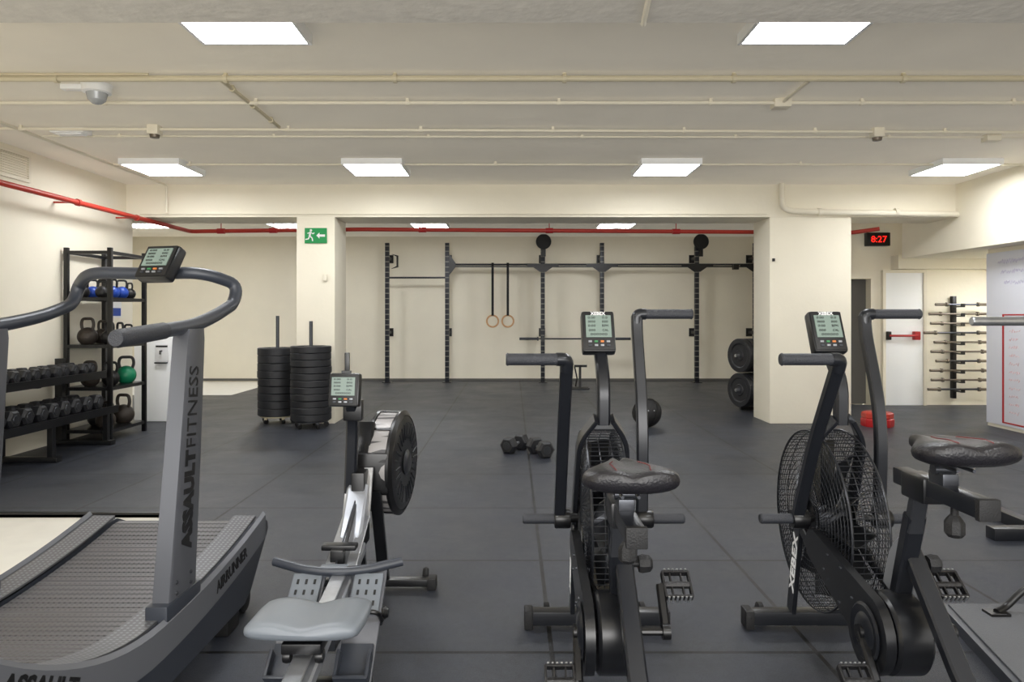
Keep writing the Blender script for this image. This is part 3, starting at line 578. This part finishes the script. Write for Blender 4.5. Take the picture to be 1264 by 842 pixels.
for s,xa,xb in ((1,X1-.115,X1),(-1,X0,X0+.115)):
    obj('side_cover',prismx(B(),sidepoly(-.004,.085),xa,xb),'slate',t)
    xi=(xa,xb-.02) if s>0 else (xa+.02,xb)
    b=B(); yy=[1.40+i*.07 for i in range(25)]; loft(b,[[(xi[0],y,zt(y)-.01),(xi[1],y,zt(y)-.01),(xi[1],y,zt(y)+.004),(xi[0],y,zt(y)+.004)] for y in yy]); obj('foot_rail',b,'tread_rail',t)
    xo=X1+.001 if s>0 else X0-.013
    b=B(); loft(b,[[(xo,y,zt(y)-.105),(xo+.012,y,zt(y)-.105),(xo+.012,y,zt(y)-.006),(xo,y,zt(y)+.008)] for y in [1.36+i*.07 for i in range(26)]]); bd=obj('side_band',b,'grey',t)
    if s>0:
        sl=.17*(2.75-2.2)/.85/.85; d=V((0,1,sl)).normalized(); text('model_lettering','AIRRUNNER','ink',bd,(X1+.0145,2.74,zt(2.74)-.05),d,V((1,0,0)).cross(d),length=.30,height=.045,bold=.02,label='dark lettering')
        sl=.68*(1.62-2.2)/.85/.85; d=V((0,1,sl)).normalized(); text('brand_lettering','ASSAULT','ink',bd,(X1+.0145,1.63,zt(1.63)-.045),d,V((1,0,0)).cross(d),length=.30,height=.05,bold=.03,label='dark lettering')
    for ya,yb in ((2.78,2.9),(1.5,1.6)): obj('foot',bb(B(),xa+.02,xb-.02,ya,yb,0,.09,.01),'rubber',t)
    xw=(xa+xb)/2; obj('transport_wheel',lathe(B(),[(.045,-.02),(.055,-.014),(.055,.014),(.045,.02)],24,T(xw,3.02,.056)@RY),'rubber',t)
b=B(); bb(b,X0+.11,X1-.11,2.97,3.0,.1,.26); obj('front_panel',b,'black',t)
for s,x in ((1,-1.125),(-1,-1.825)):
    b=B(); loft(b,[[(x+a,y0_+c,z) for a,c in ((.026,-w),(.03,-w+.01),(.03,w-.01),(.026,w),(-.026,w),(-.03,w-.01),(-.03,-w+.01),(-.026,-w))] for z,y0_,w in ((.25,2.345,.115),(.33,2.345,.115),(.345,2.35,.097),(.8,2.41,.08),(1.19,2.455,.065),(1.225,2.46,.055))]); u=obj('upright',b,'post',t)
    obj('base_collar',bb(B(),x-.036,x+.036,2.225,2.47,.26,.35,.008),'slate',u)
    for zz in (.365,.40): 
        for yy_ in (2.30,2.40): b=B(); bolt(b,(x+s*.03,yy_,zz),.007,s=s); obj('upright_bolt',b,'dsteel',u)
    if s>0:
        p0=V((x+.031,2.37,.50)); p1=V((x+.031,2.425,1.06)); d=(p1-p0).normalized(); e=V((1,0,0)).cross(d)
        text('brand_lettering','ASSAULT','ink',u,p0+d*.15,d,e,length=.335,height=.076,bold=.06,label='bold dark lettering'); text('brand_lettering','FITNESS','ink',u,p0+d*.463,d,e,length=.275,height=.068,label='thin dark lettering')
hp=[]
for s,x in ((1,-1.145),(-1,-1.805)):
    pts=[(x+.015*s,2.02,1.205),(x+.015*s,2.50,1.235),(x,2.72,1.27),(x,2.90,1.32),(x,2.94,1.40),(x+(-.10)*s,2.84,1.445)]
    hp.append(pts)
full=fil(hp[0]+[(XC,2.84,1.44)]+hp[1][::-1],.09,6)
hb=obj('handlebar',tube(B(),full,.0245,16),'slate',t)
for pts in hp: a=V(pts[0]);c=V(pts[1]); obj('grip',tube(B(),[a-V((0,.012,0)),a,a.lerp(c,.55)],.0275,16,sc=[.8,1,1]),'grip',hb)
b=B(); box(b,(XC+.045,2.82,1.455),(.06,.05,.04),.006); obj('console_bracket',b,'satin',t)
console(t,(XC+.08,2.79,1.478),.155,.15,R(30),R(-16),1)
# ---------- rower (world)
t=thing('rowing_machine','grey air rowing machine between treadmill and middle bike','rowing machine',(-.62,2.4,0))
def RP(s,z,off=0):
    k=(s-1.87)/(3.0-1.87); return V((-.575-.085*k+off,s,z))
b=B(); sweep(b,[RP(1.3,.27),RP(2.98,.29)],rect(.045,.08,.006),up=(1,0,0)); rl=obj('monorail',b,'lgrey',t)
b=B(); sweep(b,[RP(1.3,.313),RP(2.62,.332)],rect(.05,.008,.002),up=(0,0,1)); obj('track_plate',b,'steel',rl)
b=B(); sweep(b,[RP(1.34,.25),RP(1.3,.03)],rect(.04,.06),up=(1,0,0)); bb(b,-.78,-.28,1.27,1.33,0,.04,.008); obj('rear_leg',b,'satin',t)
sx=RP(2.03,0).x+.008
secs=[(-.12,.135,.012,.010),(-.112,.152,.022,.007),(-.09,.160,.028,.004),(-.03,.163,.028,0),(.04,.163,.026,0),(.09,.158,.022,0),(.115,.145,.016,0),(.123,.12,.007,0)]
b=B(); loft(b,loftseat(secs,.02,28,.40,(sx,2.03),.5)); obj('seat',b,'greyblue',t,ang=60)
b=B(); box(b,(sx,2.03,.355),(.11,.2,.03),.005)
for s in (-1,1):
    for y in (1.96,2.1): lathe(b,[(.018,-.01),(.02,0),(.018,.01)],14,T(sx+s*.045,y,.325)@RY)
obj('seat_carriage',b,'black',t)
for s,fx in ((-1,-.735),(1,-.515)):
    M=T(fx,2.42,.205)@MX.Rotation(R(40),4,'X')
    f=obj('footboard',box(B(),(0,0,0),(.12,.42,.014),.006,M),'grey',t)
    obj('flex_foot',box(B(),(0,.11,.015),(.105,.15,.016),.006,M),'greyblue',f)
    b=B(); box(b,(0,-.13,.016),(.11,.12,.016),.005,M); 
    for k in (-1,1): box(b,(k*.051,-.15,.035),(.012,.09,.05),.004,M)
    box(b,(0,-.195,.035),(.11,.012,.055),.004,M); obj('heel_cup',b,'slate',f)
    obj('foot_strap',tube(B(),fil([M@V((-.064,.02,0)),M@V((-.06,.02,.06)),M@V((.06,.02,.06)),M@V((.064,.02,0))],.03),.008,8),'black',f)
    for k in range(3):
        for j in range(3): obj('slot',box(B(),(-.03+.03*k,.07+.04*j,.0235),(.008,.018,.003),0,M),'ink',f)
    b=B(); M2=T(fx+s*.07,2.47,.23); lathe(b,[(.02,-.01),(.022,0),(.014,.012)],12,M2@RY); obj('strap_buckle',b,'black',f)
b=B(); bb(b,-.79,-.46,2.50,2.56,.17,.22,.005); bb(b,-.79,-.46,2.30,2.35,.04,.07,.005); bb(b,-.66,-.58,2.31,2.54,.17,.24); obj('footboard_bracket',b,'frame',t)
b=B(); sweep(b,fil([RP(2.6,.30),RP(2.85,.37),RP(3.05,.52)],.1),rect(.065,.09,.01),up=(1,0,0)); obj('body_frame',b,'lgrey',t)
for o in (-.038,.038): obj('side_rail',sweep(B(),[RP(2.55,.34,o),RP(2.98,.42,o),RP(3.1,.60,o)],rect(.012,.04,.003),up=(1,0,0)),'steel',t)
b=B(); sweep(b,[RP(2.68,.385),RP(2.95,.475)],rect(.018,.012,.002),up=(1,0,0)); obj('chain_slot',b,'ink',t)
b=B(); tube(b,fil([(-.875,2.60,.365),(-.76,2.56,.35),(-.69,2.55,.345),(-.60,2.55,.345),(-.52,2.56,.35),(-.405,2.60,.365)],.05),.0175,14); h=obj('handle',b,'slate',t)
b=B(); box(b,(-.645,2.56,.345),(.10,.035,.04),.008); obj('handle_centre',b,'greyblue',h)
b=B(); box(b,(-.65,2.66,.40),(.13,.05,.02),.006); box(b,(-.65,2.63,.36),(.05,.04,.08),.005); obj('handle_hook',b,'black',t)
b=B(); tube(b,[(-.648,2.58,.35),(-.665,3.15,.56)],.004,6); obj('chain',b,'dsteel',t)
fM=T(-.575,3.36,.575)@MX.Rotation(R(-7),4,'Z')@RY
b=B(); lathe(b,[(.10,-.072),(.18,-.075),(.218,-.066),(.230,-.05),(.230,.05),(.218,.066),(.18,.075),(.10,.072)],48,fM); fw=obj('flywheel_housing',b,'satin',t)
obj('perforated_band',lathe(B(),[(.2305,-.042),(.240,-.040),(.240,.040),(.2305,.042)],64,fM,closed=True),'band',fw,label='grey perforated band')
for s in (-1,1):
    b=B()
    for i in range(28):
        M=fM@MX.Rotation(2*PI*i/28,4,'Z')@T(.15,0,s*.075); box(b,(0,0,0),(.075,.006,.005),.001,M,1)
    obj('vent_ribs',b,'frame',fw); obj('hub_cover',lathe(B(),[(.055,0),(.06,.004),(.045,.014),(.02,.016)],28,fM@T(0,0,.072) if s>0 else fM@MX.Rotation(PI,4,'X')@T(0,0,.072)),'dsteel',fw)
    obj('rim_ring',lathe(B(),[(.226,s*.043),(.244,s*.044),(.244,s*.056),(.222,s*.068)],48,fM,closed=True),'black',fw)
b=B()
for i in range(10):
    a=2*PI*i/10+.1; M=fM@MX.Rotation(a,4,'Z')@T(.242,0,0); box(b,(0,0,0),(.006,.012,.09),.001,M,1)
obj('band_clip',b,'black',fw)
b=B(); sweep(b,fil([(-.675,3.05,.30),(-.67,3.15,.60),(-.67,3.22,.78)],.08),rect(.055,.09,.01),up=(1,0,0)); obj('chain_housing',b,'satin',t)
b=B(); bb(b,-.70,-.55,3.12,3.3,.48,.66,.01); bb(b,-.685,-.63,3.0,3.12,.28,.6,.006); obj('gear_case',b,'black',t)
for o in (-.05,.05): b=B(); sweep(b,[(-.655+o,3.12,.50),(-.645+o,3.28,.04)],rect(.03,.05),up=(1,0,0)); obj('front_leg',b,'satin',t)
b=B(); bb(b,-.95,-.36,3.26,3.31,.015,.048,.005); ft=obj('front_foot',b,'satin',t)
for x in (-.935,-.372): obj('foot_cap',bb(B(),x-.02,x+.02,3.25,3.32,0,.055,.006),'rubber',ft); 
for x in (-.90,-.41): obj('transport_wheel',lathe(B(),[(.03,-.012),(.036,0),(.03,.012)],18,T(x,3.35,.04)@RY),'rubber',ft)
b=B(); sweep(b,fil([(-.70,3.05,.50),(-.685,3.03,.80),(-.68,2.98,.90)],.08),rect(.04,.05,.008),up=(1,0,0)); obj('monitor_arm',b,'frame',t)
b=B(); box(b,(-.675,3.0,.87),(.08,.05,.09),.008); obj('monitor_bracket',b,'black',t)
console(t,(-.70,2.95,.96),.13,.14,R(8),R(-4),1,'monitor')
b=B(); bb(b,-.705,-.685,2.965,2.98,1.02,1.115,.003); bb(b,-.715,-.675,2.955,2.965,1.03,1.04); obj('phone_holder',b,'black',t)
# ---------- right edge equipment
t=thing('squat_rack','black squat rack at the right edge, only its foot in view','squat rack',(3.1,4.0,0))
b=B(); bb(b,2.72,3.9,3.97,4.05,.0,.07,.005); bb(b,3.0,3.08,3.2,5.0,.0,.07,.005); obj('base_foot',b,'frame',t)
obj('upright',bb(B(),3.0,3.08,3.95,4.03,.07,2.2,.004),'perf',t)
obj('bar_hook',bb(B(),2.98,3.1,3.88,3.95,1.16,1.215,.004),'black',t)
g=thing('barbell','steel barbell sleeve entering the frame at the right edge','barbell',(3.2,3.92,1.24))
obj('sleeve',tube(B(),[(2.555,3.92,1.24),(2.56,3.92,1.24),(2.97,3.92,1.24)],.025,20,sc=[.85,1,1]),'steel',g); obj('shaft',tube(B(),[(2.97,3.92,1.24),(4.6,3.92,1.24)],.014,12),'steel',g); obj('collar',tube(B(),[(2.955,3.92,1.24),(2.975,3.92,1.24)],.036,20),'steel',g)
t=thing('foot_platform','low grey platform with a bent black tube at bottom right','platform',(2.2,2.6,0))
poly=[(1.64,2.2),(1.82,3.0),(2.7,3.0),(2.7,2.2)]
b=B(); loft(b,[[(x,y,.0) for x,y in poly],[(x,y,.045) for x,y in poly]]); obj('base',b,'slate',t)
b=B(); p2=[(1.67,2.22),(1.845,2.98),(2.68,2.98),(2.68,2.22)]; loft(b,[[(x,y,.045) for x,y in p2],[(x,y,.052) for x,y in p2]]); obj('grip_surface',b,'greymat',t)
b=B(); tube(b,fil([(1.98,2.88,.06),(2.03,2.9,.07),(2.12,2.9,.16),(2.7,2.9,.30)],.1),.014,12); bb(b,1.94,2.02,2.85,2.91,.052,.062); obj('bent_tube',b,'black',t)
# ---------- world, unseen fill light added behind the camera, camera
w=bpy.data.worlds.new('w'); S.world=w; w.use_nodes=True; w.node_tree.nodes['Background'].inputs[0].default_value=(1,.98,.95,1); w.node_tree.nodes['Background'].inputs[1].default_value=1.2
la=bpy.data.lights.new('added_fill','AREA'); la.shape='RECTANGLE'; la.size=4; la.size_y=1.4; la.energy=75; la.color=(1,.985,.96)
lo=bpy.data.objects.new('added_fill',la); C.objects.link(lo); lo.location=(0,-1.5,1.4); lo.rotation_euler=(R(98),0,0)
cam=bpy.data.cameras.new('cam'); co=bpy.data.objects.new('cam',cam); C.objects.link(co); co.location=(0,0,1.27); co.rotation_euler=(PI/2,0,0)
cam.sensor_width=36; cam.lens=870/1264*36; cam.shift_y=-31/1264; cam.clip_start=.05; S.camera=co
S.view_settings.view_transform='Standard'; S.view_settings.exposure=.78
